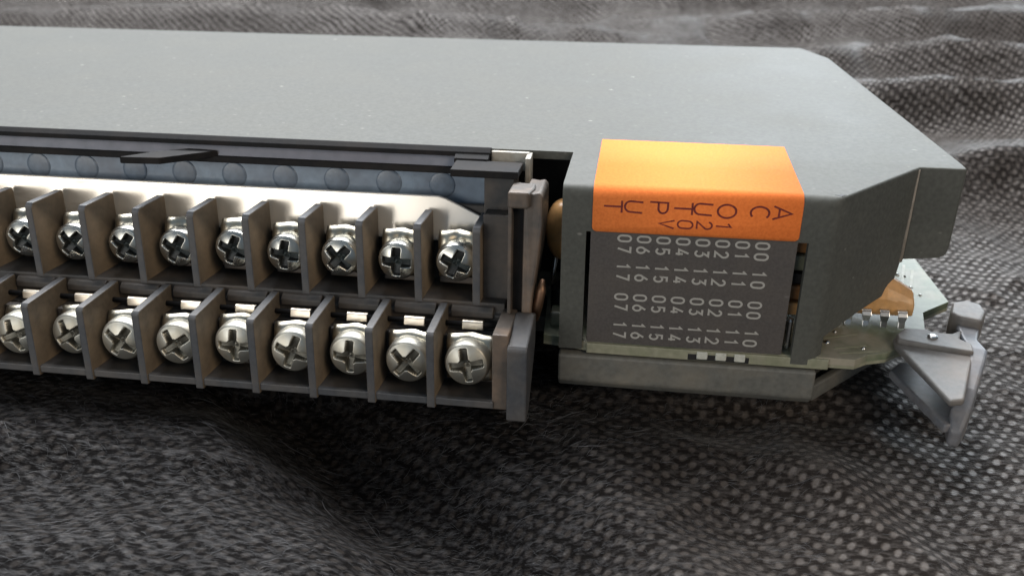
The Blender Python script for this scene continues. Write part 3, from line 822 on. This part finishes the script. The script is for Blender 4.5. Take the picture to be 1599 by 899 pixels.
# pedestals behind each screw, ledges, hinge pins and gold clips: one of each per terminal
pu = MB().box(-3.1, 3.1, 5.5, 9.45, -11.0, -3.6).mesh('pedestal')
pl = MB().box(-3.3, 3.3, -4.6, -3.3, -22.6, -15.6).mesh('pedestal')
lg = MB().prism_x([(-1.0, -13.9), (-1.0, -12.9), (-0.5, -12.35), (1.4, -12.0), (1.4, -13.5), (-0.3, -14.3)], -3.25, 3.25).mesh('ledge')
pin = MB().tube([(-3.9, -2.2, -14.5), (3.9, -2.2, -14.5)], 0.42, 10).mesh('hinge_pin')
clipm = MB().prism_x([(-2.82, -15.15), (-2.62, -13.98), (-2.3, -13.8), (-1.7, -13.9), (-1.6, -15.2), (-2.5, -15.3)], -1.65, 1.65).mesh('gold_clip')
for i in range(9):
    o = obj('pedestal', pu, 'arm', arm, bev=0.2); o.location.x = (-88.6 + 9 * i) * S
    o = obj('pedestal', pl, 'arm', arm, bev=0.2); o.location.x = (-85.2 + 9 * i) * S
    o = obj('ledge', lg, 'arm', arm, bev=0.15); o.location.x = (-85.2 + 9 * i + random.uniform(-.15, .15)) * S
    o = obj('hinge_pin', pin, 'rail', arm, smooth=True); o.location.x = (-85.2 + 9 * i) * S
    o = obj('gold_clip', clipm, 'gold', arm, bev=0.12); o.location.x = (-84.9 + 9 * i) * S

# bright metal strip behind the upper tier
sv = [(XL, -5.0), (-13.4, -5.0), (-13.4, -1.0), (-19.4, 1.62), (-20.6, 1.95), (XL, 1.95)]
n = len(sv)
V = [(x, 8.45 + 0.14 * (z + 5), z) for x, z in sv] + [(x, 9.0 + 0.14 * (z + 5), z) for x, z in sv]
F = [tuple(range(n)), tuple(range(n, 2 * n))[::-1]] + [(i, (i + 1) % n, n + (i + 1) % n, n + i) for i in range(n)]
MB().add(V, F).build('metal_strip', 'strip', arm, bev=0.12)

# blue-grey back panel with one round dimple per terminal
MB().box(XL, -12.4, 12.2, 13.2, -2.0, 5.7).build('back_panel', 'window', arm)
def dimple_mesh():
    V = [(0, 11.98, 0)]; F = []
    prof = [(0.5, 11.985), (1.1, 12.0), (1.7, 12.04), (2.0, 12.08), (2.12, 12.15), (2.15, 12.25)]
    n = 32
    for r, y in prof:
        for j in range(n): V.append((r * math.cos(2 * math.pi * j / n), y, r * math.sin(2 * math.pi * j / n)))
    for j in range(n): F.append((0, 1 + j, 1 + (j + 1) % n))
    for k in range(len(prof) - 1):
        for j in range(n): F.append((1 + k * n + j, 1 + k * n + (j + 1) % n, 1 + (k + 1) * n + (j + 1) % n, 1 + (k + 1) * n + j))
    me = MB().add(V, F).mesh('dimple')
    for p in me.polygons: p.use_smooth = True
    return me
dm = dimple_mesh()
for i in range(10):
    o = obj('dimple', dm, 'disc', arm); o.location = ((-99.3 + 8.75 * i) * S, 0, 3.1 * S)

# the rail under the cover edge
MB().prism_x([(11.3, 8.05), (12.65, 8.0), (12.65, 9.4), (12.2, 9.45), (11.35, 8.75)], XL, -12.6).build('rail', 'rail', arm, bev=0.1)
MB().prism_x([(11.5, 6.0), (12.9, 6.0), (12.9, 8.2), (12.3, 8.2)], XL, -14.0).build('label_slot', 'slot', arm)
MB().prism_x([(10.9, 5.3), (13.0, 5.2), (13.0, 6.35), (11.0, 6.35)], XL, -14.0).build('slot_lip', 'rail', arm, bev=0.15)
# broken flap hanging out of the slot
fl = MB().prism_z([(-70.5, 4.0), (-64.2, 4.6), (-57.7, 11.6), (-62.6, 12.4), (-67.0, 9.0)], 6.1, 7.2)
fl.build('broken_flap', 'rail', arm, bev=0.15)

# right end: hinge bracket, end block, post and foot
bk = MB().prism_z([(-17.5, 4.0), (-7.3, 4.0), (-7.3, 10.4), (-12.9, 10.7), (-12.9, 11.4), (-18.0, 11.4), (-17.9, 10.8)], 6.55, 7.7)
bk.build('hinge_bracket', 'rail', arm, bev=0.15)
MB().prism_x([(10.3, 7.2), (12.5, 7.2), (12.5, 8.85), (11.9, 8.85), (10.3, 7.95)], -18.2, -12.75).build('hinge_knuckle', 'rail', arm, bev=0.1)
MB().box(-12.6, -8.0, 5.6, 10.8, 0.6, 6.6).build('bracket_column', 'arm', arm, bev=0.15)
MB().box(-12.2, -7.9, 2.4, 10.9, -13.0, 1.4).build('end_block', 'arm', arm, bev=0.15)
# post: a channel section
MB().box(-7.85, -7.3, -1.6, 8.0, -15.5, 5.3).build('post_rib', 'post', arm, bev=0.15)
MB().box(-7.35, -5.7, 0.3, 8.2, -15.6, 4.6).build('post_channel', 'rail', arm)
fp = [(-5.75, -15.4), (-4.5, -15.4), (-4.1, -9.5), (-3.5, -5.0), (-3.0, 1.0), (-3.0, 5.3), (-3.5, 5.9), (-4.4, 5.7), (-5.75, 5.9)]
nf = len(fp)
V = [(x, -1.2 if z < 3 else -0.4, z) for x, z in fp] + [(x, 8.2, z) for x, z in fp]
F = [tuple(range(nf)), tuple(range(nf, 2 * nf))[::-1]] + [(i, (i + 1) % nf, nf + (i + 1) % nf, nf + i) for i in range(nf)]
MB().add(V, F).build('post_face', 'post', arm, bev=0.3, seg=3)
MB().prism_z([(-7.95, -1.75), (-4.9, -1.75), (-4.4, 1.6), (-4.5, 4.0), (-7.95, 4.4)], 3.7, 6.15).build('post_cap', 'post', arm, bev=0.35, seg=3)
cp = MB().tube([(-4.0, 1.5, -14.4), (-3.5, 0.8, -12.0), (-3.0, 0.6, -9.4), (-2.9, 1.4, -7.9)], [0.7, 0.8, 0.75, 0.35], 10)
cp.build('bent_copper_tab', 'copper', arm, smooth=True)
MB().box(-8.75, -6.4, -9.75, 0.5, -24.5, -12.6).build('foot', 'post', arm, bev=0.2)
MB().prism_x([(-10.9, -25.6), (-7.6, -25.4), (-0.5, -17.5), (-0.5, -12.6), (-1.9, -12.3), (-10.4, -13.9), (-10.9, -14.4)], -6.45, -3.55).build('foot', 'divider', arm, bev=0.25)
